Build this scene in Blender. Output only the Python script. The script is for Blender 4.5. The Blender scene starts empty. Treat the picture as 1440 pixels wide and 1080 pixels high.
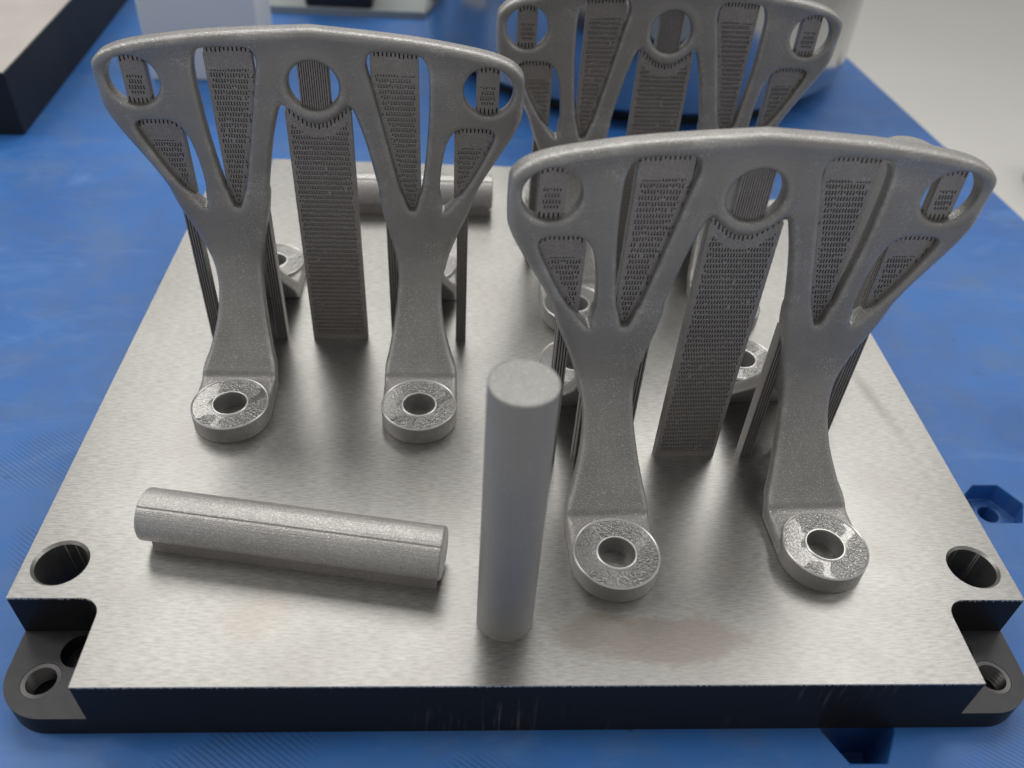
import bpy, bmesh, math, random
import numpy as np
from mathutils import Matrix, Vector

random.seed(7)
rng = np.random.default_rng(7)
MM = 0.001
scene = bpy.context.scene
C = scene.collection

# ------------------------------------------------------------------ camera
def cam_matrix(loc, rx, rz, ry):
    c, s = math.cos, math.sin
    Rz = np.array([[c(rz), -s(rz), 0], [s(rz), c(rz), 0], [0, 0, 1]])
    Rx = np.array([[1, 0, 0], [0, c(rx), -s(rx)], [0, s(rx), c(rx)]])
    Ry = np.array([[c(ry), 0, s(ry)], [0, 1, 0], [-s(ry), 0, c(ry)]])
    R = Rz @ Rx @ Ry
    m = np.eye(4)
    m[:3, 0] = R[:, 0]; m[:3, 1] = R[:, 2]; m[:3, 2] = -R[:, 1]; m[:3, 3] = loc
    return Matrix(m.tolist())
cd = bpy.data.cameras.new('camera')
cam = bpy.data.objects.new('camera', cd); C.objects.link(cam)
cam.matrix_world = cam_matrix([-0.01869, -0.09627, 0.17444], -0.7189, -0.0804, -0.0706)
cd.sensor_width = 36; cd.lens = 1179.0 / 1440 * 36
cd.clip_start = 0.01; cd.clip_end = 50
cd.dof.use_dof = True; cd.dof.focus_distance = 0.225; cd.dof.aperture_fstop = 13
scene.camera = cam

# ------------------------------------------------------------------ light
w = bpy.data.worlds.new('World'); scene.world = w; w.use_nodes = True
bg = w.node_tree.nodes['Background']
bg.inputs[0].default_value = (1.0, 0.985, 0.96, 1); bg.inputs[1].default_value = 0.34
def area(name, loc, target, sx, sy, power, col):
    l = bpy.data.lights.new(name, 'AREA'); l.shape = 'RECTANGLE'; l.size = sx; l.size_y = sy
    l.energy = power; l.color = col
    o = bpy.data.objects.new(name, l); C.objects.link(o)
    o.location = loc
    o.rotation_euler = (Vector(target) - Vector(loc)).to_track_quat('-Z', 'Y').to_euler()
    return o
area('ceiling_lamp', (0.15, 1.5, 1.9), (0, 0.1, 0), 2.6, 1.0, 30, (1, 0.985, 0.95))
area('ceiling_lamp', (-1.6, 0.35, 1.7), (0, 0.1, 0), 0.7, 1.8, 16, (1, 0.98, 0.95))
area('ceiling_lamp', (1.7, 0.25, 1.7), (0, 0.1, 0), 0.7, 1.8, 10, (1, 0.98, 0.95))

vs = scene.view_settings
vs.view_transform = 'Standard'; vs.look = 'None'; vs.exposure = 0.0; vs.gamma = 1.0
scene.render.resolution_x = 1024; scene.render.resolution_y = 768

# ------------------------------------------------------------------ helpers
def tag(o, label=None, cat=None, group=None, kind=None):
    if label: o['label'] = label
    if cat: o['category'] = cat
    if group: o['group'] = group
    if kind: o['kind'] = kind
    return o
def empty(name, loc=(0, 0, 0), rz=0):
    o = bpy.data.objects.new(name, None); C.objects.link(o)
    o.empty_display_size = 0.01
    o.location = [v * MM for v in loc]; o.rotation_euler = (0, 0, rz)
    return o
def mesh_obj(name, V, F, mats, parent=None, smooth=False, loc=(0, 0, 0), rz=0):
    me = bpy.data.meshes.new(name)
    V = np.asarray(V, float) * MM
    me.from_pydata(V.tolist(), [], F if isinstance(F, list) else F.tolist())
    for m in (mats if isinstance(mats, (list, tuple)) else [mats]): me.materials.append(m)
    if smooth: me.polygons.foreach_set('use_smooth', np.ones(len(me.polygons), bool))
    me.update()
    o = bpy.data.objects.new(name, me); C.objects.link(o)
    o.parent = parent
    o.location = [v * MM for v in loc]; o.rotation_euler = (0, 0, rz)
    return o
def copy_tree(o, parent=None):
    c = o.copy(); C.objects.link(c); c.parent = parent
    for ch in list(o.children): copy_tree(ch, c)
    return c
def prism(poly, z0, z1):
    n = len(poly)
    V = [(x, y, z0) for x, y in poly] + [(x, y, z1) for x, y in poly]
    F = [list(range(n))[::-1], list(range(n, 2 * n))]
    F += [[i, (i + 1) % n, n + (i + 1) % n, n + i] for i in range(n)]
    return V, F
def lathe(prof, n=96, closed=True):
    V, F = [], []
    m = len(prof)
    for i in range(n):
        a = 2 * math.pi * i / n
        V += [(r * math.cos(a), r * math.sin(a), z) for r, z in prof]
    for i in range(n):
        j = (i + 1) % n
        for k in range(m if closed else m - 1):
            l = (k + 1) % m
            F.append([i * m + k, j * m + k, j * m + l, i * m + l])
    return V, F
def circle(cx, cy, r, n=64, a0=0, a1=2 * math.pi, end=False):
    k = n if end else n
    return [(cx + r * math.cos(a0 + (a1 - a0) * i / (n - 1 if end else n)), cy + r * math.sin(a0 + (a1 - a0) * i / (n - 1 if end else n))) for i in range(k)]
def apply_mods(o):
    dg = bpy.context.evaluated_depsgraph_get()
    me = bpy.data.meshes.new_from_object(o.evaluated_get(dg))
    o.modifiers.clear(); o.data = me
def boolean(o, cutters):
    for c in cutters:
        m = o.modifiers.new('b', 'BOOLEAN'); m.operation = 'DIFFERENCE'; m.object = c; m.solver = 'EXACT'
    apply_mods(o)
    for c in cutters: bpy.data.objects.remove(c)
def smooth_by_angle(o, deg=30):
    me = o.data
    bm = bmesh.new(); bm.from_mesh(me)
    for f in bm.faces: f.smooth = True
    for e in bm.edges:
        e.smooth = not (len(e.link_faces) == 2 and e.calc_face_angle(0) > math.radians(deg))
    bm.to_mesh(me); bm.free()

# ------------------------------------------------------------------ materials
class NT:
    def __init__(s, name):
        s.m = bpy.data.materials.new(name); s.m.use_nodes = True
        s.t = s.m.node_tree; s.n = s.t.nodes; s.l = s.t.links
        s.b = s.n['Principled BSDF']; s.tc = s.n.new('ShaderNodeTexCoord')
    def put(s, sock, v):
        if hasattr(v, 'is_output'): s.l.new(v, sock)
        elif isinstance(v, (tuple, list)) and len(v) == 3 and sock.type == 'RGBA': sock.default_value = (*v, 1)
        else: sock.default_value = v
    def set(s, **k):
        for n, v in k.items(): s.put(s.b.inputs[n.replace('_', ' ')], v)
    def map(s, scale=(1, 1, 1), rot=(0, 0, 0), src='Object'):
        m = s.n.new('ShaderNodeMapping'); m.inputs['Scale'].default_value = scale; m.inputs['Rotation'].default_value = rot
        s.l.new(s.tc.outputs[src], m.inputs[0]); return m.outputs[0]
    def noise(s, scale, detail=3, rough=0.5, vec=None, dist=0):
        n = s.n.new('ShaderNodeTexNoise'); n.inputs['Scale'].default_value = scale; n.inputs['Detail'].default_value = detail
        n.inputs['Roughness'].default_value = rough; n.inputs['Distortion'].default_value = dist
        s.l.new(vec or s.tc.outputs['Object'], n.inputs['Vector']); return n.outputs['Fac']
    def ramp(s, f, stops, interp='LINEAR'):
        r = s.n.new('ShaderNodeValToRGB'); r.color_ramp.interpolation = interp
        e = r.color_ramp.elements
        while len(e) < len(stops): e.new(0.5)
        for x, (p, c) in zip(e, stops):
            x.position = p; x.color = (*c, 1) if isinstance(c, (tuple, list)) else (c, c, c, 1)
        s.l.new(f, r.inputs[0]); return r.outputs[0]
    def math(s, op, a, b=0.0, clamp=False):
        m = s.n.new('ShaderNodeMath'); m.operation = op; m.use_clamp = clamp
        s.put(m.inputs[0], a); s.put(m.inputs[1], b); return m.outputs[0]
    def mix(s, f, a, b, mode='MIX'):
        m = s.n.new('ShaderNodeMix'); m.data_type = 'RGBA'; m.blend_type = mode
        s.put(m.inputs[0], f); s.put(m.inputs[6], a); s.put(m.inputs[7], b); return m.outputs[2]
    def bump(s, h, strength, dist, normal=None):
        b = s.n.new('ShaderNodeBump'); b.inputs['Strength'].default_value = strength; b.inputs['Distance'].default_value = dist
        s.l.new(h, b.inputs['Height'])
        if normal: s.l.new(normal, b.inputs['Normal'])
        return b.outputs[0]
    def sep(s, v):
        n = s.n.new('ShaderNodeSeparateXYZ'); s.l.new(v, n.inputs[0]); return n.outputs
    def spot(s, cx, cy, rx, ry, rot=0, wob=0.0, soft=0.2):
        """soft-edged blot with a wobbly outline, in metres on the object's own plane"""
        m = s.n.new('ShaderNodeMapping'); m.vector_type = 'TEXTURE'
        m.inputs['Location'].default_value = (cx, cy, 0); m.inputs['Rotation'].default_value = (0, 0, rot); m.inputs['Scale'].default_value = (rx, ry, 1)
        s.l.new(s.tc.outputs['Object'], m.inputs[0])
        x, y, z = s.sep(m.outputs[0])
        d = s.math('SQRT', s.math('ADD', s.math('MULTIPLY', x, x), s.math('MULTIPLY', y, y)))
        if wob: d = s.math('ADD', d, s.math('MULTIPLY', s.math('SUBTRACT', s.noise(70, 3), 0.5), wob))
        return s.ramp(d, [(1 - soft, 1.0), (1.0, 0.0)])

def printed_metal(name, base, rough, grain=1.0, spark=0.62, sscale=4200, metal=0.6, cover=0.18, var=0.1, pk=0.65, wear_amt=1.0, upskin_glint=0.0, patchy=1.0):
    m = NT(name)
    big = m.noise(60, 3, 0.6); fine = m.noise(2600, 2, 0.6); sp = m.noise(sscale, 1, 0.5)
    geo = m.n.new('ShaderNodeNewGeometry')
    col = m.mix(m.ramp(big, [(0.3, 0.0), (0.7, 1.0)]), tuple(v * (1 - var) for v in base), tuple(min(1, v * (1 + var)) for v in base))
    wear = m.ramp(geo.outputs['Pointiness'], [(0.506, 0.0), (0.535, 1.0)])
    patch = m.ramp(m.noise(75, 5, 0.75), [(0.5, 0.0), (0.66, 1.0)])
    wearf = m.math('MULTIPLY', wear, m.math('MULTIPLY', m.math('ADD', m.math('MULTIPLY', patch, 0.6), 0.25), wear_amt))
    col = m.mix(wearf, col, (0.66, 0.65, 0.63))
    glint = m.ramp(sp, [(spark, 0.0), (spark + 0.05, 1.0)])
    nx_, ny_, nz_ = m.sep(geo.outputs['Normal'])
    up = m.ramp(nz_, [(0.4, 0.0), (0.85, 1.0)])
    patch = m.math('MAXIMUM', m.math('MULTIPLY', patch, patchy), m.math('MULTIPLY', up, upskin_glint))
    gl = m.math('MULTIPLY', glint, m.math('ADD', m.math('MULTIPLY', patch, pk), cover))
    col = m.mix(gl, col, (0.85, 0.84, 0.82))  # sparkle painted into the colour, stronger on upward-facing print skin
    r = m.math('SUBTRACT', m.math('ADD', m.math('MULTIPLY', fine, 0.12), rough - 0.06), m.math('MULTIPLY', gl, 0.25))
    # faint print layers
    x, y, z = m.sep(m.tc.outputs['Object'])
    lay = m.noise(1.0, 1, 0.5, m.map((40, 40, 4500)))
    h = m.math('ADD', m.math('MULTIPLY', fine, 1.0), m.math('MULTIPLY', sp, 0.7))
    h = m.math('ADD', h, m.math('MULTIPLY', lay, 0.8))
    nrm = m.bump(h, 0.55 * grain, 0.00012)
    m.set(Base_Color=col, Metallic=metal, Roughness=r, Normal=nrm)
    return m.m
M_BODY = printed_metal('printed_steel', (0.325, 0.315, 0.306), 0.46, 1.2, 0.60, 3400, cover=0.10, var=0.12, upskin_glint=1.0)
M_STRIP = printed_metal('support_steel', (0.31, 0.29, 0.282), 0.46, 0.8, 0.60, cover=0.3, pk=0.1, wear_amt=0.0)
M_ROD = printed_metal('rod_steel', (0.47, 0.455, 0.44), 0.42, 2.0, 0.54, 3400, cover=0.5, pk=0.2, wear_amt=0.0)
M_PIN = printed_metal('pin_steel', (0.30, 0.295, 0.285), 0.5, 1.1, 0.62, metal=0.35, cover=0.15, pk=0.5, var=0.04, wear_amt=0.0, upskin_glint=1.0, patchy=0.0)

def pad_material():
    m = NT('pad_steel')
    f = m.noise(1500, 2, 0.5, dist=0.4); g = m.noise(3600, 2)
    h = m.math('ADD', m.ramp(f, [(0.35, 0.0), (0.65, 1.0)]), m.math('MULTIPLY', g, 0.3))
    big = m.ramp(m.noise(130, 1, 0.4, dist=0.5), [(0.44, 0.15), (0.5, 1.0)])
    h = m.math('MULTIPLY', h, big)
    m.set(Base_Color=m.mix(f, (0.26, 0.255, 0.245), (0.5, 0.49, 0.48)), Metallic=1.0, Roughness=m.math('ADD', m.math('MULTIPLY', g, 0.12), 0.24),
          Normal=m.bump(h, 0.75, 0.00026))
    return m.m
M_PAD = pad_material()

def plate_top():
    m = NT('ground_plate_face')
    br = m.noise(1.0, 3, 0.65, m.map((330, 3000, 1)))
    br2 = m.noise(1.0, 2, 0.6, m.map((700, 1600, 1)))
    cloud = m.noise(14, 4, 0.6); blot = m.noise(45, 4, 0.65)
    col = m.mix(m.ramp(cloud, [(0.3, 0.0), (0.7, 1.0)]), (0.39, 0.381, 0.367), (0.50, 0.491, 0.475))
    col = m.mix(m.math('MULTIPLY', m.ramp(br, [(0.40, 1.0), (0.58, 0.0)]), 0.5), col, (0.22, 0.213, 0.20))
    col = m.mix(m.math('MULTIPLY', m.ramp(blot, [(0.56, 0.0), (0.75, 1.0)]), 0.28), col, (0.42, 0.37, 0.31))
    st = m.spot(0.031, 0.0115, 0.024, 0.0068, 0.02, 1.5, 0.25)
    st2 = m.spot(0.014, 0.0135, 0.012, 0.0055, 0.1, 1.2, 0.3)
    st = m.math('MAXIMUM', st, st2)
    streak = m.spot(0.113, 0.098, 0.003, 0.027, 0.16, 1.2, 0.9)
    rust = m.spot(-0.066, 0.017, 0.010, 0.010, 0, 1.2, 0.9)
    col = m.mix(m.math('MULTIPLY', st, 0.5), col, (0.25, 0.21, 0.175))
    col = m.mix(m.math('MULTIPLY', streak, 0.5), col, (0.20, 0.19, 0.18))
    col = m.mix(m.math('MULTIPLY', rust, 0.3), col, (0.36, 0.27, 0.19))
    r = m.math('ADD', m.math('MULTIPLY', br, 0.14), 0.24)
    r = m.math('ADD', r, m.math('MULTIPLY', blot, 0.10))
    h = m.math('ADD', br, m.math('MULTIPLY', br2, 0.6))
    m.set(Base_Color=col, Metallic=1.0, Roughness=r, Normal=m.bump(h, 0.2, 0.00008), Anisotropic=0.65)
    tv = m.n.new('ShaderNodeCombineXYZ'); tv.inputs[1].default_value = 1.0
    m.l.new(tv.outputs[0], m.b.inputs['Tangent'])
    return m.m
M_PTOP = plate_top()
def plate_side():
    m = NT('blackened_plate_side')
    x, y, z = m.sep(m.tc.outputs['Object'])
    sc = m.noise(1.0, 2, 0.6, m.map((700, 700, 50), (0, 0.55, 0)))
    patch = m.noise(22, 3)
    scf = m.math('MULTIPLY', m.ramp(sc, [(0.54, 0.0), (0.7, 1.0)]), m.ramp(patch, [(0.55, 0.0), (0.68, 1.0)]))
    col = m.mix(m.math('MULTIPLY', scf, 0.4), (0.017, 0.0165, 0.017), (0.26, 0.21, 0.2))
    bn = m.noise(1.0, 2, 0.6, m.map((1500, 1500, 20)))
    # bare burr along the upper rim
    rim = m.math('GREATER_THAN', m.math('ADD', z, m.math('MULTIPLY', bn, 0.0026)), 0.0008)
    col = m.mix(rim, col, (0.62, 0.60, 0.57))
    m.set(Base_Color=col, Metallic=m.math('MULTIPLY', rim, 0.3), Specular_IOR_Level=0.12, Roughness=m.math('ADD', m.math('MULTIPLY', patch, 0.2), 0.3))
    return m.m
M_PSIDE = plate_side()
def simple(name, col, rough, metal=0.0, nscale=80, var=0.15, bump=0.0):
    m = NT(name); n = m.noise(nscale, 4, 0.6)
    m.set(Base_Color=m.mix(n, tuple(v * (1 - var) for v in col), tuple(min(1, v * (1 + var)) for v in col)), Metallic=metal,
          Roughness=m.math('ADD', m.math('MULTIPLY', n, 0.15), rough - 0.07))
    if bump: m.set(Normal=m.bump(m.noise(nscale * 8, 3), bump, 0.0004))
    return m.m
M_RIM = simple('pad_rim_highlight', (0.80, 0.79, 0.77), 0.35, 0.9, 1500, 0.15)  # caught light on the rims painted as a paler steel
M_EAR = simple('blackened_flange', (0.05, 0.049, 0.052), 0.36, 0.5, 300, 0.25)
M_BORE = simple('blackened_bore', (0.22, 0.215, 0.21), 0.4, 0.8, 400, 0.3)
M_THREAD = simple('thread_steel', (0.09, 0.088, 0.087), 0.35, 0.9, 900, 0.2)

def table_blue():
    m = NT('blue_coated_table')
    big = m.noise(9, 4, 0.6); mid = m.noise(38, 5, 0.7); fine = m.noise(500, 3, 0.6)
    col = m.mix(m.ramp(big, [(0.3, 0.0), (0.7, 1.0)]), (0.024, 0.13, 0.43), (0.04, 0.185, 0.54))
    col = m.mix(m.math('MULTIPLY', m.ramp(mid, [(0.48, 0.0), (0.72, 1.0)]), 0.5), col, (0.11, 0.18, 0.33))
    sm = m.noise(24, 5, 0.75, dist=1.2)
    col = m.mix(m.math('MULTIPLY', m.ramp(sm, [(0.45, 0.0), (0.65, 1.0)]), 0.28), col, (0.07, 0.125, 0.24))
    sm2 = m.noise(16, 5, 0.7, m.map((1, 2.2, 1), (0, 0, 0.9)), dist=0.8)
    col = m.mix(m.math('MULTIPLY', m.ramp(sm2, [(0.55, 0.0), (0.75, 1.0)]), 0.6), col, (0.10, 0.25, 0.58))
    # scuffs
    sc = m.noise(1.0, 4, 0.7, m.map((25, 90, 1), (0, 0, 0.5)))
    col = m.mix(m.math('MULTIPLY', m.ramp(sc, [(0.55, 0.0), (0.8, 1.0)]), 0.22), col, (0.20, 0.31, 0.52))
    dk = m.noise(1.0, 3, 0.6, m.map((60, 160, 1), (0, 0, -0.2)))
    col = m.mix(m.math('MULTIPLY', m.ramp(dk, [(0.70, 0.0), (0.76, 1.0)]), 0.7), col, (0.01, 0.02, 0.06))
    # patches of parallel cutter marks
    wv = m.n.new('ShaderNodeTexWave'); wv.wave_type = 'BANDS'; wv.bands_direction = 'Y'
    wv.inputs['Scale'].default_value = 270; wv.inputs['Distortion'].default_value = 0.6; wv.inputs['Detail'].default_value = 1
    m.l.new(m.map((1, 1, 1), (0, 0, 0.62)), wv.inputs['Vector'])
    msk = None
    for cx, cy, rx, ry in ((-0.075, -0.012, 0.032, 0.012), (-0.147, 0.088, 0.018, 0.014), (-0.135, 0.052, 0.009, 0.012), (0.176, 0.108, 0.016, 0.014), (0.118, -0.010, 0.022, 0.012), (-0.02, -0.016, 0.018, 0.008), (-0.21, 0.02, 0.03, 0.02), (0.21, 0.02, 0.03, 0.02)):
        k = m.spot(cx, cy, rx, ry, 0.6, 0.9, 0.35)
        msk = k if msk is None else m.math('MAXIMUM', msk, k)
    ln = m.ramp(wv.outputs['Fac'], [(0.18, 1.0), (0.4, 0.0)])
    lines = m.math('MULTIPLY', m.math('MULTIPLY', ln, msk), m.ramp(mid, [(0.3, 0.25), (0.5, 1.0)]))
    col = m.mix(m.math('MULTIPLY', lines, 0.4), col, (0.012, 0.035, 0.11))
    r = m.math('ADD', m.math('MULTIPLY', mid, 0.25), 0.28)
    h = m.math('ADD', m.math('MULTIPLY', fine, 0.5), m.math('MULTIPLY', mid, 1.5))
    h = m.math('SUBTRACT', h, m.math('MULTIPLY', lines, 0.7))
    m.set(Base_Color=col, Roughness=r, Normal=m.bump(h, 0.25, 0.0003))
    return m.m
M_TABLE = table_blue()
M_FLOOR = simple('pale_floor', (0.9, 0.885, 0.85), 0.5, 0, 3, 0.04)
M_WHITE = simple('white_card', (0.93, 0.92, 0.88), 0.6, 0, 20, 0.04)
M_BLACK = simple('black_plastic', (0.012, 0.012, 0.014), 0.4, 0, 60, 0.2)
M_BLKTOP = simple('machined_block_face', (0.62, 0.58, 0.54), 0.42, 0.5, 40, 0.1)
M_NAVY = simple('black_block_side', (0.007, 0.008, 0.011), 0.6, 0, 60, 0.2)
M_GREY = simple('grey_tray_plastic', (0.30, 0.33, 0.33), 0.5, 0, 30, 0.1)
def drum_metal():
    m = NT('polished_drum_steel')
    v = m.noise(1.0, 3, 0.6, m.map((70, 70, 2)))
    m.set(Base_Color=m.mix(v, (0.40, 0.40, 0.40), (0.58, 0.58, 0.57)), Metallic=1.0, Roughness=m.math('ADD', m.math('MULTIPLY', v, 0.12), 0.1))
    return m.m
M_DRUM = drum_metal()

# ------------------------------------------------------------------ setting
TZ = -21.0
V, F = prism([(-2500, -1500), (3000, -1500), (3000, 4500), (-2500, 4500)], -780, -770)
tag(mesh_obj('floor', V, F, M_FLOOR), kind='structure')
# table: right edge runs slightly askew
V, F = prism([(-900, -55), (276, -55), (224, 650), (-900, 650)], TZ - 30, TZ)
table = mesh_obj('table_top', V, F, M_TABLE)
cut = []
PKR = [(147.2, 80.7), (155.4, 80.9), (160.2, 72.8), (156.1, 65.3), (141.3, 65.4), (138.5, 73)]
PKB = [(71.2, 4), (71.2, -0.7), (75.6, -8.6), (84.7, -8.7), (89.3, -0.9), (90.5, 4)]
for pk in (PKR, PKB):
    ccw = sum(pk[i - 1][0] * pk[i][1] - pk[i][0] * pk[i - 1][1] for i in range(len(pk))) > 0
    V, F = prism(pk if ccw else pk[::-1], TZ - (7 if pk is PKR else 22), TZ + 5); cut.append(mesh_obj('cut', V, F, M_TABLE))
for cx, cy in ((152.6, 74.5), (81, 0)):
    V, F = prism(circle(cx, cy, 3.2, 32), TZ - 40, TZ - 3); cut.append(mesh_obj('cut', V, F, M_TABLE))
boolean(table, cut)
mb = table.modifiers.new('bev', 'BEVEL'); mb.width = 0.5 * MM; mb.segments = 2; mb.limit_method = 'ANGLE'
apply_mods(table); tag(table, kind='structure')

# ------------------------------------------------------------------ build plate
def build_plate():
    root = tag(empty('build_plate', (0, 0, TZ)), 'square brushed steel build plate with black sides and notched corners under the brackets', 'build plate')
    H, R = 125.0, 12.0
    poly = []
    for cx, cy, a in ((H - R, 250 - R, 0), (-H + R, 250 - R, 90), (-H + R, R, 180), (H - R, R, 270)):
        poly += circle(cx, cy, R, 13, math.radians(a), math.radians(a + 90), True)
    V, F = prism(poly, -21, 0)
    body = mesh_obj('plate_body', V, F, [M_PSIDE, M_PTOP, M_EAR, M_BORE])
    cuts = []
    for sx in (-1, 1):
        for sy, nx in ((0, 22.3 if sx < 0 else 21.0), (1, 22)):
            ny, r = 22.8, 5.0
            xi, yi = sx * (H - nx), (ny if sy == 0 else 250 - ny)
            ox, oy = sx * (H + 10), (-10 if sy == 0 else 260)
            d = -1 if sy == 0 else 1
            arc = [(xi + sx * r - sx * r * math.cos(t), yi + d * r - d * r * math.sin(t)) for t in np.linspace(0, math.pi / 2, 9)]
            pl = [(xi, oy)] + arc + [(ox, yi), (ox, oy)]
            area2 = sum(pl[i][0] * pl[(i + 1) % len(pl)][1] - pl[(i + 1) % len(pl)][0] * pl[i][1] for i in range(len(pl)))
            if area2 < 0: pl = pl[::-1]
            V, F = prism(pl, -14, 6); cuts.append(mesh_obj('cut', V, F, M_PSIDE))
            hy = 33 if sy == 0 else 217
            V, F = prism(circle(sx * 116.2, hy, 6.1, 64), -30, 6); cuts.append(mesh_obj('cut', V, F, M_PSIDE))
            V, F = lathe([(0.01, -1.2), (5.6, -1.2), (7.4, 0.6), (0.01, 0.6)], 64); V = [(a + sx * 116.2, b + hy, c) for a, b, c in V]; cuts.append(mesh_obj('cut', V, F, M_PSIDE))
            ey = 9.5 if sy == 0 else 240.5
            V, F = prism(circle(sx * 116.3, ey, 4.6, 48), -20.7, -10); cuts.append(mesh_obj('cut', V, F, M_PSIDE))
            V, F = prism(circle(sx * 110.0, 17.2 if sy == 0 else 232.8, 4.4, 48), -18.5, -10); cuts.append(mesh_obj('cut', V, F, M_PSIDE))
    boolean(body, cuts)
    mb = body.modifiers.new('bev', 'BEVEL'); mb.width = 0.35 * MM; mb.segments = 2; mb.limit_method = 'ANGLE'; mb.angle_limit = math.radians(40)
    apply_mods(body)
    for p in body.data.polygons:
        z = p.center.z; n = p.normal
        if n.z > 0.35 and z > -0.002: p.material_index = 1
        elif n.z > 0.35 and z < -0.012: p.material_index = 2
        else:
            x, y = p.center.x * 1000, p.center.y * 1000
            inb = any((x - sx * 116.2) ** 2 + (y - hy) ** 2 < 44 for sx in (-1, 1) for hy in (33, 217))
            ear = any((x - sx * 116.3) ** 2 + (y - hy) ** 2 < 25 for sx in (-1, 1) for hy in (9.5, 240.5))
            p.material_index = 3 if (inb or ear) else 0
    smooth_by_angle(body, 25)
    for p in body.data.polygons:
        if abs(p.normal.z) > 0.99 or p.area > 2e-4: p.use_smooth = False
    body.parent = root; body.location = (0, 0, -TZ * MM)
    # threaded sleeves in the front ears
    prof = []
    zs = np.arange(-20.5, -14.2, 0.7)
    for i, z in enumerate(zs): prof.append((3.5 if i % 2 else 4.3, z))
    prof += [(4.5, -14.1), (4.55, -14.5), (4.55, -20.5)]
    V, F = lathe(prof, 48)
    for sx in (-1, 1):
        mesh_obj('thread_insert', V, F, M_THREAD, root, False, (sx * 116.3, 9.5, -TZ))
    return root
build_plate()

# ------------------------------------------------------------------ bracket: shape fields (mm)
def catmull(P, sub=8, closed=True):
    P = np.asarray(P, float); n = len(P); out = []
    for i in range(n if closed else n - 1):
        if closed: p0, p1, p2, p3 = P[(i - 1) % n], P[i], P[(i + 1) % n], P[(i + 2) % n]
        else: p0, p1, p2, p3 = P[max(i - 1, 0)], P[i], P[i + 1], P[min(i + 2, n - 1)]
        for t in np.arange(sub) / sub:
            out.append(0.5 * ((2 * p1) + (-p0 + p2) * t + (2 * p0 - 5 * p1 + 4 * p2 - p3) * t ** 2 + (-p0 + 3 * p1 - 3 * p2 + p3) * t ** 3))
    if not closed: out.append(P[-1])
    return np.array(out)
def poly_sdf(px, py, P):
    px = np.asarray(px, float); sh = px.shape; X = px.ravel(); Y = np.asarray(py, float).ravel()
    d = np.full(X.shape, 1e18); ins = np.zeros(X.shape, bool)
    Q = np.roll(P, -1, 0)
    for (ax, ay), (bx, by) in zip(P, Q):
        ex, ey = bx - ax, by - ay
        wx, wy = X - ax, Y - ay
        t = np.clip((wx * ex + wy * ey) / (ex * ex + ey * ey + 1e-12), 0, 1)
        d = np.minimum(d, (wx - ex * t) ** 2 + (wy - ey * t) ** 2)
        if ay != by:
            c = ((ay > Y) != (by > Y)) & (X < ex * (Y - ay) / ey + ax)
            ins ^= c
    d = np.sqrt(d); d[ins] *= -1
    return d.reshape(sh)
def smin(a, b, k):
    h = np.clip(0.5 + 0.5 * (b - a) / k, 0, 1); return b * (1 - h) + a * h - k * h * (1 - h)
def smax(a, b, k): return -smin(-a, -b, k)

half_out = [(0, 100.3), (6, 99.9), (16, 99.2), (29.5, 97.9), (44, 95.6), (51, 93.5), (54.2, 91.3), (55.5, 88.5), (55.6, 80), (54.7, 76), (52, 70.5), (45, 58.3), (40.8, 48.8), (37.2, 40), (35, 33), (34, 27)]
half_in = [(20, 27), (19.8, 33), (18.6, 40), (16.9, 48), (14.8, 59), (12.7, 69), (10.8, 75.8), (9.7, 78.8), (8.8, 79.6), (7.6, 78.9), (5.3, 76.9), (2.4, 75.1), (0, 74.7)]
V_OPEN = catmull([(14.2, 92.4), (14.2, 90), (15.3, 85.5), (17.5, 75), (20.8, 60), (23.1, 50.8), (24.9, 48.9), (26.7, 50.8), (28.6, 62), (29.9, 75), (30.3, 86), (29.9, 91), (28.2, 93.9), (25, 94.6), (18, 94.9), (15.2, 94.4)])
T_OPEN = catmull([(33.6, 48.9), (32.9, 50.6), (33.2, 60), (34.4, 68), (36.2, 72.6), (38.8, 74.6), (43, 74.8), (46.8, 74.5), (48.0, 72.6), (46.3, 68), (42, 59.5), (37.0, 51.8), (34.8, 49.3)])
HOLES = [(0, 85.4), (46, 85.4)]
HR = 6.6
def mirror_curve(P):
    P = np.asarray(P, float); return P * [-1, 1]
out_c = catmull(half_out, 6, False); in_c = catmull(half_in, 6, False)
right = np.vstack([out_c, in_c])
OUT_POLY = np.vstack([right, mirror_curve(right)[::-1]])
def opening_sdf(x, z):
    """negative inside any opening of the panel (x >= 0)"""
    d = np.minimum(poly_sdf(x, z, V_OPEN), poly_sdf(x, z, T_OPEN))
    for hx, hz in HOLES: d = np.minimum(d, np.hypot(x - hx, z - hz) - HR)
    return d
leg_out = catmull([(42, 54), (40.8, 48.8), (37.2, 40), (34.8, 33), (33.5, 26), (34, 18), (36.2, 10.5), (38, 6.5), (38.4, 3), (38.4, -3)], 6, False)
leg_in = catmull([(16.3, -3), (16.3, 3), (16.5, 6.5), (17.6, 10.5), (19.1, 17.5), (20.1, 25), (20.2, 32), (19.0, 40), (17.2, 47), (16, 54)], 6, False)
LEG_SIL = np.vstack([leg_out, leg_in])
side_f = catmull([(1.0, 54), (2.0, 50), (2.5, 42), (4.3, 34), (8.2, 26), (14.1, 18), (19, 12), (22.4, 8.2), (24.3, 6.3), (25.4, 5.0), (28, 4.5), (37.5, 4.5)], 6, False)
side_i = catmull([(37.5, -2), (24.6, -2), (21.2, 3), (14.8, 11), (8.9, 18), (4.0, 25.2), (1.4, 29.5), (0, 31)], 6, False)
sd = np.vstack([side_f, side_i])
SIDE = np.vstack([sd, mirror_curve(sd)[::-1]])
FY, FX = 37.6, 27.3

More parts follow.
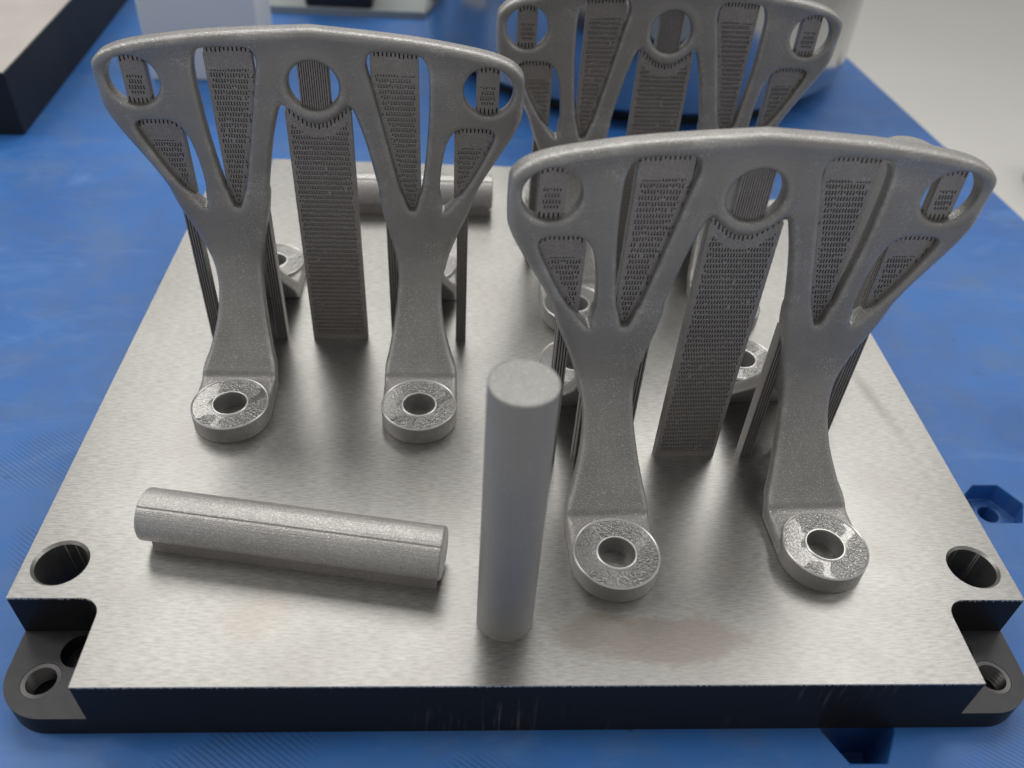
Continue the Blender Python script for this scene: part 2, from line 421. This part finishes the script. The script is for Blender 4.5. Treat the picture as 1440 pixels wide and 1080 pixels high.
def bracket_field(h):
    x = np.arange(h / 2, 58.5, h); y = np.arange(h / 2, 53.5, h); z = np.arange(-1.25, 103.5, h)
    X2, Z2 = np.meshgrid(x, z, indexing='ij')
    d2 = poly_sdf(X2, Z2, OUT_POLY)
    op = opening_sdf(X2, Z2)
    ztop = np.interp(x, out_c[:43, 0], out_c[:43, 1])[:, None]
    top = np.clip(ztop - Z2, 0, 99)
    t = 2.1 + 1.1 * np.exp(-(top / 4.0) ** 2) + 0.3 * np.exp(-((np.hypot(X2, Z2 - 85.4) - 8.0) / 1.3) ** 2)
    t += 0.5 * np.clip((62 - Z2) / 14, 0, 1)
    sil = poly_sdf(X2, Z2, LEG_SIL)
    Y2, Zs = np.meshgrid(y, z, indexing='ij')
    side = poly_sdf(Y2, Zs, SIDE)
    r = 1.9
    A = d2[:, None, :] + r; B = y[None, :, None] - t[:, None, :] + r
    pan = np.minimum(np.maximum(A, B), 0) + np.sqrt(np.maximum(A, 0) ** 2 + np.maximum(B, 0) ** 2) - r
    pan = smax(pan, np.broadcast_to(-op[:, None, :], pan.shape), 1.3)
    leg = smax(np.broadcast_to(sil[:, None, :], pan.shape), np.broadcast_to(side[None], pan.shape), 1.5)
    leg = smax(leg, np.broadcast_to(-op[:, None, :], pan.shape), 1.3)
    d = smin(pan, leg, 2.2)
    X3 = x[:, None, None]; Y3 = y[None, :, None]
    rr = np.hypot(X3 - FX, Y3 - FY)
    disc = np.maximum(rr - 10.7, np.abs(z - 0.8)[None, None, :] - 3.9)
    d = smin(d, disc, 0.4)
    d = np.maximum(d, 5.0 - rr)
    d = np.maximum(d, -z[None, None, :])
    d = d.astype(np.float32)
    d = np.concatenate([d[::-1], d], 0); d = np.concatenate([d[:, ::-1], d], 1)
    return d, (-x[-1], -y[-1], z[0])

def surface_nets(Fv, org, h):
    s = Fv < 0
    nx, ny, nz = Fv.shape
    cnt = np.zeros((nx - 1, ny - 1, nz - 1), np.int8)
    for i in (0, 1):
        for j in (0, 1):
            for k in (0, 1): cnt += s[i:nx - 1 + i, j:ny - 1 + j, k:nz - 1 + k]
    act = (cnt > 0) & (cnt < 8)
    I = np.argwhere(act)
    idx = np.full(act.shape, -1, np.int32); idx[act] = np.arange(len(I))
    corner = {}
    for i in (0, 1):
        for j in (0, 1):
            for k in (0, 1): corner[i, j, k] = Fv[I[:, 0] + i, I[:, 1] + j, I[:, 2] + k]
    acc = np.zeros((len(I), 3)); num = np.zeros(len(I))
    for a in corner:
        for ax in range(3):
            if a[ax] == 0:
                b = list(a); b[ax] = 1; b = tuple(b)
                va, vb = corner[a], corner[b]; m = (va < 0) != (vb < 0)
                t = np.where(m, va / np.where(m, va - vb, 1), 0)
                P = np.tile(np.array(a, float), (len(I), 1)); P[:, ax] += t
                acc[m] += P[m]; num[m] += 1
    V = (I + acc / num[:, None]) * h + np.array(org)
    Q = []
    for ax in range(3):
        sl0 = [slice(None)] * 3; sl1 = [slice(None)] * 3
        sl0[ax] = slice(0, -1); sl1[ax] = slice(1, None)
        a, b = s[tuple(sl0)], s[tuple(sl1)]
        ch = np.argwhere(a != b)
        o1, o2 = [(1, 2), (2, 0), (0, 1)][ax]
        ok = (ch[:, o1] > 0) & (ch[:, o2] > 0) & (ch[:, o1] < Fv.shape[o1] - 1) & (ch[:, o2] < Fv.shape[o2] - 1)
        ch = ch[ok]
        def cell(d1, d2):
            c = ch.copy(); c[:, o1] += d1; c[:, o2] += d2; return idx[c[:, 0], c[:, 1], c[:, 2]]
        q = np.stack([cell(-1, -1), cell(0, -1), cell(0, 0), cell(-1, 0)], 1)
        flip = ~a[tuple(ch.T)]
        q[flip] = q[flip][:, ::-1]
        Q.append(q)
    return V, np.vstack(Q)

# ------------------------------------------------------------------ supports: perforated sheets
def cells_mesh(mask, x0, z0, cx, cz, y0, y1):
    """extruded mesh of the true cells of a mask (columns x, rows z)"""
    nx, nz = mask.shape
    P = np.zeros((nx + 2, nz + 2), bool); P[1:-1, 1:-1] = mask
    Vs, Fs = [], []; base = 0
    def add(a):
        nonlocal base
        n = len(a)
        if n == 0: return
        Vs.append(a.reshape(-1, 3)); Fs.append(np.arange(4 * n).reshape(-1, 4) + base); base += 4 * n
    I = np.argwhere(mask)
    xa, xb = x0 + I[:, 0] * cx, x0 + (I[:, 0] + 1) * cx
    za, zb = z0 + I[:, 1] * cz, z0 + (I[:, 1] + 1) * cz
    Y0 = np.full(len(I), y0); Y1 = np.full(len(I), y1)
    st = lambda *p: np.stack([np.stack(q, -1) for q in p], 1)
    add(st((xa, Y0, za), (xb, Y0, za), (xb, Y0, zb), (xa, Y0, zb)))
    add(st((xb, Y1, za), (xa, Y1, za), (xa, Y1, zb), (xb, Y1, zb)))
    for dx, dz in ((1, 0), (-1, 0), (0, 1), (0, -1)):
        m = ~P[I[:, 0] + 1 + dx, I[:, 1] + 1 + dz]
        a, b, c, d, p, q = xa[m], xb[m], za[m], zb[m], Y0[m], Y1[m]
        if dx == 1: add(st((b, p, c), (b, q, c), (b, q, d), (b, p, d)))
        elif dx == -1: add(st((a, q, c), (a, p, c), (a, p, d), (a, q, d)))
        elif dz == 1: add(st((a, p, d), (b, p, d), (b, q, d), (a, q, d)))
        else: add(st((a, q, c), (b, q, c), (b, p, c), (a, p, c)))
    return np.vstack(Vs), np.vstack(Fs)
def join(parts):
    V, F, n = [], [], 0
    for v, f in parts:
        V.append(np.asarray(v, float)); F.append(np.asarray(f) + n); n += len(v)
    return np.vstack(V), np.vstack(F)
CX, CZ = 0.36, 0.38
def strip(name, parent, x0, x1, z0, z1, sdf=None, solid_top=5.0, teeth=True, rows=None, mirror=False, yf=-0.1, yb=2.7, sill=False):
    """perforated support wall standing in an opening; sdf < 0 where it may stand"""
    nx = int(round((x1 - x0) / CX)); nz = int(round((z1 - z0) / CZ))
    xs = x0 + (np.arange(nx) + 0.5) * CX; zs = z0 + (np.arange(nz) + 0.5) * CZ
    X, Z = np.meshgrid(xs, zs, indexing='ij')
    D = sdf(X, Z) if sdf is not None else np.full(X.shape, -99.0)
    ok = D < 0.5
    ix = np.arange(nx)[:, None]; iz = np.arange(nz)[None, :]
    sub = iz % 4; row = iz // 4
    sh = np.arange(nz // 4 + 2) % 2
    slot = ((ix + sh[row]) % 2 == 0) & (sub < 3)
    slot &= (ix > 2) & (ix < nx - 3)
    slot &= rng.random((nx, nz // 4 + 2))[:, np.arange(nz) // 4] > 0.015
    slot &= (sub != 0) | (rng.random((nx, nz)) > 0.1)
    if sdf is not None: slot &= D < -1.3
    # plain band under the roof of the opening
    above = sdf(X, Z + solid_top) < -0.2 if sdf is not None else (z1 - Z > solid_top)
    slot &= above & (Z > z0 + 2.2)
    if rows is not None: slot &= (Z > rows[0]) & (Z < rows[1])
    core = ok.copy(); tooth = np.zeros_like(ok)
    if teeth and sdf is not None:
        near = sdf(X, Z + 1.6) > 0
        if sill: near |= sdf(X, Z - 1.3) > 0
        gap = near & ((ix % 3) < 1)
        tooth = gap.copy()
        # stray pin-holes along the slanting limbs
        gap |= (D > -0.75) & (rng.random((nx, nz // 4 + 2))[:, np.arange(nz) // 4] > 0.88) & (sub < 3)
        ok &= ~gap
    parts = [cells_mesh(ok & ~slot, x0, z0, CX, CZ, yf, yf + 0.32)]
    ys = np.concatenate([[yf + 0.5], np.arange(yf + 1.3, yb - 0.3, 0.85)])
    inset = np.ones(nx, bool)
    for k, y in enumerate(ys):
        parts.append(cells_mesh(core & ~tooth if k < 2 else core, x0, z0, CX, CZ, y, y + 0.6))
    V, F = join(parts)
    if mirror: V = V * [-1, 1, 1]; F = F[:, ::-1]
    return mesh_obj(name, V, F.astype(int), M_STRIP, parent)

def slat_stack(name, parent, x0, x1, zf, y0, y1, pitch=0.72, t=0.42, mirror=False):
    parts = []
    for x in np.arange(x0, x1 - t + 1e-6, pitch):
        za, zb = zf(x + t / 2)
        V, F = prism([(x, y0), (x + t, y0), (x + t, y1), (x, y1)], za, zb)
        parts.append((V, np.array([f for f in F])))
    # binding wall in the middle of the stack
    xs = np.linspace(x0 + 0.1, x1 - 0.1, 10); ym = (y0 + y1) / 2
    for a, b in zip(xs[:-1], xs[1:]):
        za = max(zf(a)[0], zf(b)[0]); zb = min(zf(a)[1], zf(b)[1])
        V, F = prism([(a, ym - 0.4), (b, ym - 0.4), (b, ym + 0.4), (a, ym + 0.4)], za, zb)
        parts.append((V, np.array(F)))
    V, F = join(parts)
    if mirror: V = V * [-1, 1, 1]; F = F[:, ::-1]
    return mesh_obj(name, V, F.astype(int), M_STRIP, parent)

# ------------------------------------------------------------------ bracket
def make_bracket():
    root = empty('printed_bracket')
    h = 0.5
    Fv, org = bracket_field(h)
    V, Q = surface_nets(Fv, org, h)
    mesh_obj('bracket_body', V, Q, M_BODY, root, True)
    # four washer-like foot pads with raised rims
    prof = [(4.6, 0.0), (4.6, 5.4), (4.7, 5.72), (4.95, 5.82), (5.15, 5.72), (5.28, 5.45), (10.45, 5.45), (10.58, 5.74), (10.78, 5.85), (10.97, 5.72), (11.05, 5.4), (11.05, 0.3), (10.9, 0.0)]
    V, F = lathe(prof, 96)
    for i, (sx, sy) in enumerate(((-1, -1), (1, -1), (-1, 1), (1, 1))):
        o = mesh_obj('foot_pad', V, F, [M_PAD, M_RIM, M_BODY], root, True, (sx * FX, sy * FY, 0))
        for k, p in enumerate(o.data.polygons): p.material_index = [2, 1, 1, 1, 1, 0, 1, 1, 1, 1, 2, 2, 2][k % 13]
        smooth_by_angle(o, 50)
    # centre wall under the middle hole
    def arch(x, z):
        d = poly_sdf(np.abs(x), z, np.vstack([in_c[::-1], [(24, 20), (24, -5), (-3, -5), (-3, 74.7)]]))
        return d
    strip('support_strip', root, -8.6, 9.0, 0, 80.8, arch, 4.0)
    for mir in (False, True):
        sV = lambda x, z: poly_sdf(x, z, V_OPEN)
        sT = lambda x, z: poly_sdf(x, z, T_OPEN)
        sH = lambda x, z: np.hypot(x - 46, z - 85.4) - HR
        if mir:
            strip('support_strip', root, 15.2, 27.6, 47, 96, sV, 6.0, mirror=True)
            strip('support_strip', root, 36.6, 49, 47, 76, sT, 6.0, mirror=True)
        else:
            strip('support_strip', root, 14.9, 27.4, 47, 96, sV, 6.0)
            strip('support_strip', root, 37.0, 49, 47, 76, sT, 6.0)
        strip('support_strip', root, 42.8, 48.9, 78, 93, sH, 3.5, rows=(81.5, 86.5), mirror=mir, yf=-0.2, sill=True)
        # narrow props under the branches and the leg arch, down to the plate
        slat_stack('support_prop', root, 38.0, 41.4, lambda x: (0.0, 42.5 + (x - 38) * 2.0), -0.4, 3.0, mirror=mir)
        slat_stack('support_prop', root, 17.0, 20.4, lambda x: (0.0, 47.5 - (x - 17.0) * 3.6), -0.4, 3.0, mirror=mir)
        slat_stack('support_prop', root, 29.2, 32.8, lambda x: (0.0, 34.5), -1.2, 4.0, mirror=mir)
    slat_stack('hole_support', root, -3.9, 4.2, lambda x: (85.4 - math.sqrt(max(HR ** 2 - x * x, 0)) - 0.3, 85.4 + math.sqrt(max(HR ** 2 - x * x, 0)) + 0.3), -0.6, 2.9, 0.6, 0.38)
    return root
b1 = make_bracket()
GB = 'printed brackets standing on the build plate'
def place(b, x, y, yaw, label):
    b.location = (x * MM, y * MM, 0.03 * MM); b.rotation_euler = (0, 0, math.radians(yaw)); tag(b, label, 'bracket', GB)
place(b1, 46.3, 71.7, 3.0, 'grey printed metal bracket nearest the camera, right of the upright pin')
b2 = copy_tree(b1); place(b2, -58.8, 123.5, 0.8, 'grey printed metal bracket on the left, behind the lying rod')
b3 = copy_tree(b1); place(b3, 46.0, 177.5, 2.0, 'grey printed metal bracket at the back, partly hidden behind the front right one')

# ------------------------------------------------------------------ pins and rods
def pin(name, x, y, label):
    prof = [(0, 0.02), (6.7, 0.02), (6.75, 0.3), (6.75, 74.6), (6.68, 74.9), (6.5, 75.0), (5.9, 75.04), (0, 75.0)]
    V, F = lathe(prof[1:-1] , 96, False)
    n = len(prof) - 2
    F.append([i * n for i in range(96)][::-1]); F.append([i * n + n - 1 for i in range(96)])
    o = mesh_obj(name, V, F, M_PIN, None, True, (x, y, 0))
    smooth_by_angle(o, 50)
    return tag(o, label, 'pin', 'upright printed pins')
pin('upright_pin', -7.3, 17.6, 'upright grey printed metal pin at the front of the plate')
pin('upright_pin', 107.0, 122.0, 'upright printed pin behind the front right bracket, only its top showing')

def rod(x, y, rz, label):
    root = tag(empty('lying_rod', (x, y, 0), rz), label, 'rod', 'printed rods lying on the plate')
    R, L, zc = 6.6, 37.5, 8.0
    sec = []
    for a in np.linspace(0, 2 * math.pi, 120, endpoint=False):
        r = R
        # the seam: one part of the skin stands a little proud of the rest
        dg = math.degrees(a)
        if 64 < dg < 116: r += 0.22
        if 60 < dg < 64: r -= 0.12
        sec.append((r * -math.cos(a), zc + r * math.sin(a)))
    prof = [(-L, 0.94), (-L + 0.35, 1.0)] + [(t, 1.0) for t in np.linspace(-L + 3, L - 3, 12)] + [(L - 0.35, 1.0), (L, 0.94)]
    V, F = [], []; n = len(sec)
    for t, k in prof: V += [(t, sy * k, zc + (sz - zc) * k) for sy, sz in sec]
    for i in range(len(prof) - 1):
        for j in range(n):
            F.append([i * n + j, i * n + (j + 1) % n, (i + 1) * n + (j + 1) % n, (i + 1) * n + j])
    F.append(list(range(n))[::-1]); F.append([(len(prof) - 1) * n + j for j in range(n)])
    o = mesh_obj('rod_body', V, F, M_ROD, root, True)
    bm = bmesh.new(); bm.from_mesh(o.data); bmesh.ops.recalc_face_normals(bm, faces=bm.faces); bm.to_mesh(o.data); bm.free()
    smooth_by_angle(o, 35)
    V, F = prism([(-L + 2.6, -5.1), (L - 1.2, -5.1), (L - 1.2, 5.1), (-L + 2.6, 5.1)], 0.02, 4.4)
    mesh_obj('rod_support', V, F, M_STRIP, root)
    return root
rod(-59.2, 36.2, math.radians(-9.0), 'sparkling grey printed rod lying at the front left of the plate')
rod(-45.0, 210.5, math.radians(1.0), 'blurred grey printed rod lying behind the left bracket')

# ------------------------------------------------------------------ blurred background
# second plate standing at the upper left, black sides and pale face
root = tag(empty('steel_block', (-245, 420, TZ)), 'black-sided metal block with a pale top at the upper left of the blue table', 'metal block')
blk = [(-238.5, 308.3), (-254.5, 562), (-420, 552), (-404, 298)]
V, F = prism([(x + 245, y - 420) for x, y in blk], 0, 31)
o = mesh_obj('block_body', V, F, M_NAVY, root)
mb = o.modifiers.new('bev', 'BEVEL'); mb.width = 0.6 * MM; mb.segments = 2; apply_mods(o)
V, F = prism([(x * 0.994, y * 0.994) for x, y in [(a + 245 - (-84), b - 420 - 10) for a, b in blk]], 31.002, 31.3)
mesh_obj('block_face', [(x - 84, y + 10, z) for x, y, z in V], F, M_BLKTOP, root)
# white card box
root = tag(empty('white_box', (-166, 415, TZ)), 'plain white box standing on the blue table behind the left bracket', 'box')
V, F = prism([(-31, -32), (31, -27), (27, 30), (-33, 26)], 0, 84)
o = mesh_obj('box_body', V, F, M_WHITE, root)
mb = o.modifiers.new('bev', 'BEVEL'); mb.width = 1.2 * MM; mb.segments = 3; apply_mods(o)
V, F = prism([(-31.4, -32.4), (31.4, -27.4), (27.4, 30.4), (-33.4, 26.4)], 72, 86)
mesh_obj('box_lid', V, F, M_WHITE, root)
# low grey tray with a black case in it
root = tag(empty('grey_tray', (-100, 552, TZ)), 'low grey tray at the far edge of the blue table', 'tray')
V, F = prism([(-62, -46), (52, -46), (52, 44), (-62, 44)], 0, 3)
mesh_obj('tray_floor', V, F, M_GREY, root)
for pl in ([(-62, -46), (52, -46), (52, -43), (-62, -43)], [(-62, 41), (52, 41), (52, 44), (-62, 44)],
           [(-62, -43), (-59, -43), (-59, 41), (-62, 41)], [(49, -43), (52, -43), (52, 41), (49, 41)]):
    V, F = prism(pl, 3.01, 4.6); mesh_obj('tray_rim', V, F, M_GREY, root)
root = tag(empty('black_case', (-106, 531, TZ + 3)), 'small black case standing in the grey tray', 'case')
V, F = prism([(-24, -22), (22, -22), (22, 20), (-24, 20)], 0.02, 40)
o = mesh_obj('case_body', V, F, M_BLACK, root)
mb = o.modifiers.new('bev', 'BEVEL'); mb.width = 3 * MM; mb.segments = 3; apply_mods(o)
V, F = prism([(-10, -23.2), (9, -23.2), (9, -21.5), (-10, -21.5)], 18, 26)
mesh_obj('latch', V, F, M_GREY, root)
# polished drum behind the back bracket
root = tag(empty('polished_drum', (90, 470, TZ)), 'large polished steel drum at the back right of the blue table', 'drum')
prof = [(118, 0.02), (118, 9), (131, 9.2), (134, 12), (135, 16), (135, 150), (133.5, 153), (0.5, 153), (0.5, 0.02)]
V, F = lathe(prof, 128)
o = mesh_obj('drum_body', V, F, M_DRUM, root, True); smooth_by_angle(o, 30)
V, F = lathe([(112, 0.01), (121, 0.01), (121, 8.8), (112, 8.8)], 96)
mesh_obj('drum_gap_shadow', V, F, M_BLACK, root)  # black ring put in for the shadowed gap under the drum
V, F = lathe([(135.1, 120), (136.6, 120.4), (136.6, 125.6), (135.1, 126)], 128)
mesh_obj('drum_band', V, F, M_DRUM, root, True)
for ang, zz, rr in ((-137, 73, 7.5), (-152, 72, 7.5), (-93, 60, 12)):
    a = math.radians(ang)
    V, F = lathe([(0.3, 0), (rr, 0), (rr, 1.2), (rr - 0.8, 2.0), (0.3, 2.2)], 40)
    o = mesh_obj('round_spot', V, F, M_WHITE if rr < 10 else M_GREY, root, False, (134.4 * math.cos(a), 134.4 * math.sin(a), zz))  # white and grey discs set on the drum wall as round spots
    o.rotation_euler = (math.radians(90), 0, a + math.radians(90))
# dark case on the floor far to the right
root = tag(empty('floor_case', (1475, 1715, -770)), 'dark case on the pale floor at the right edge of the photo', 'case')
V, F = prism([(-80, -70), (110, -70), (110, 90), (-80, 90)], 0.5, 95)
o = mesh_obj('case_body', V, F, M_BLACK, root)
mb = o.modifiers.new('bev', 'BEVEL'); mb.width = 8 * MM; mb.segments = 3; apply_mods(o)
V, F = prism([(-30, -10), (60, -10), (60, 10), (-30, 10)], 95.2, 108)
mesh_obj('handle', V, F, M_GREY, root)
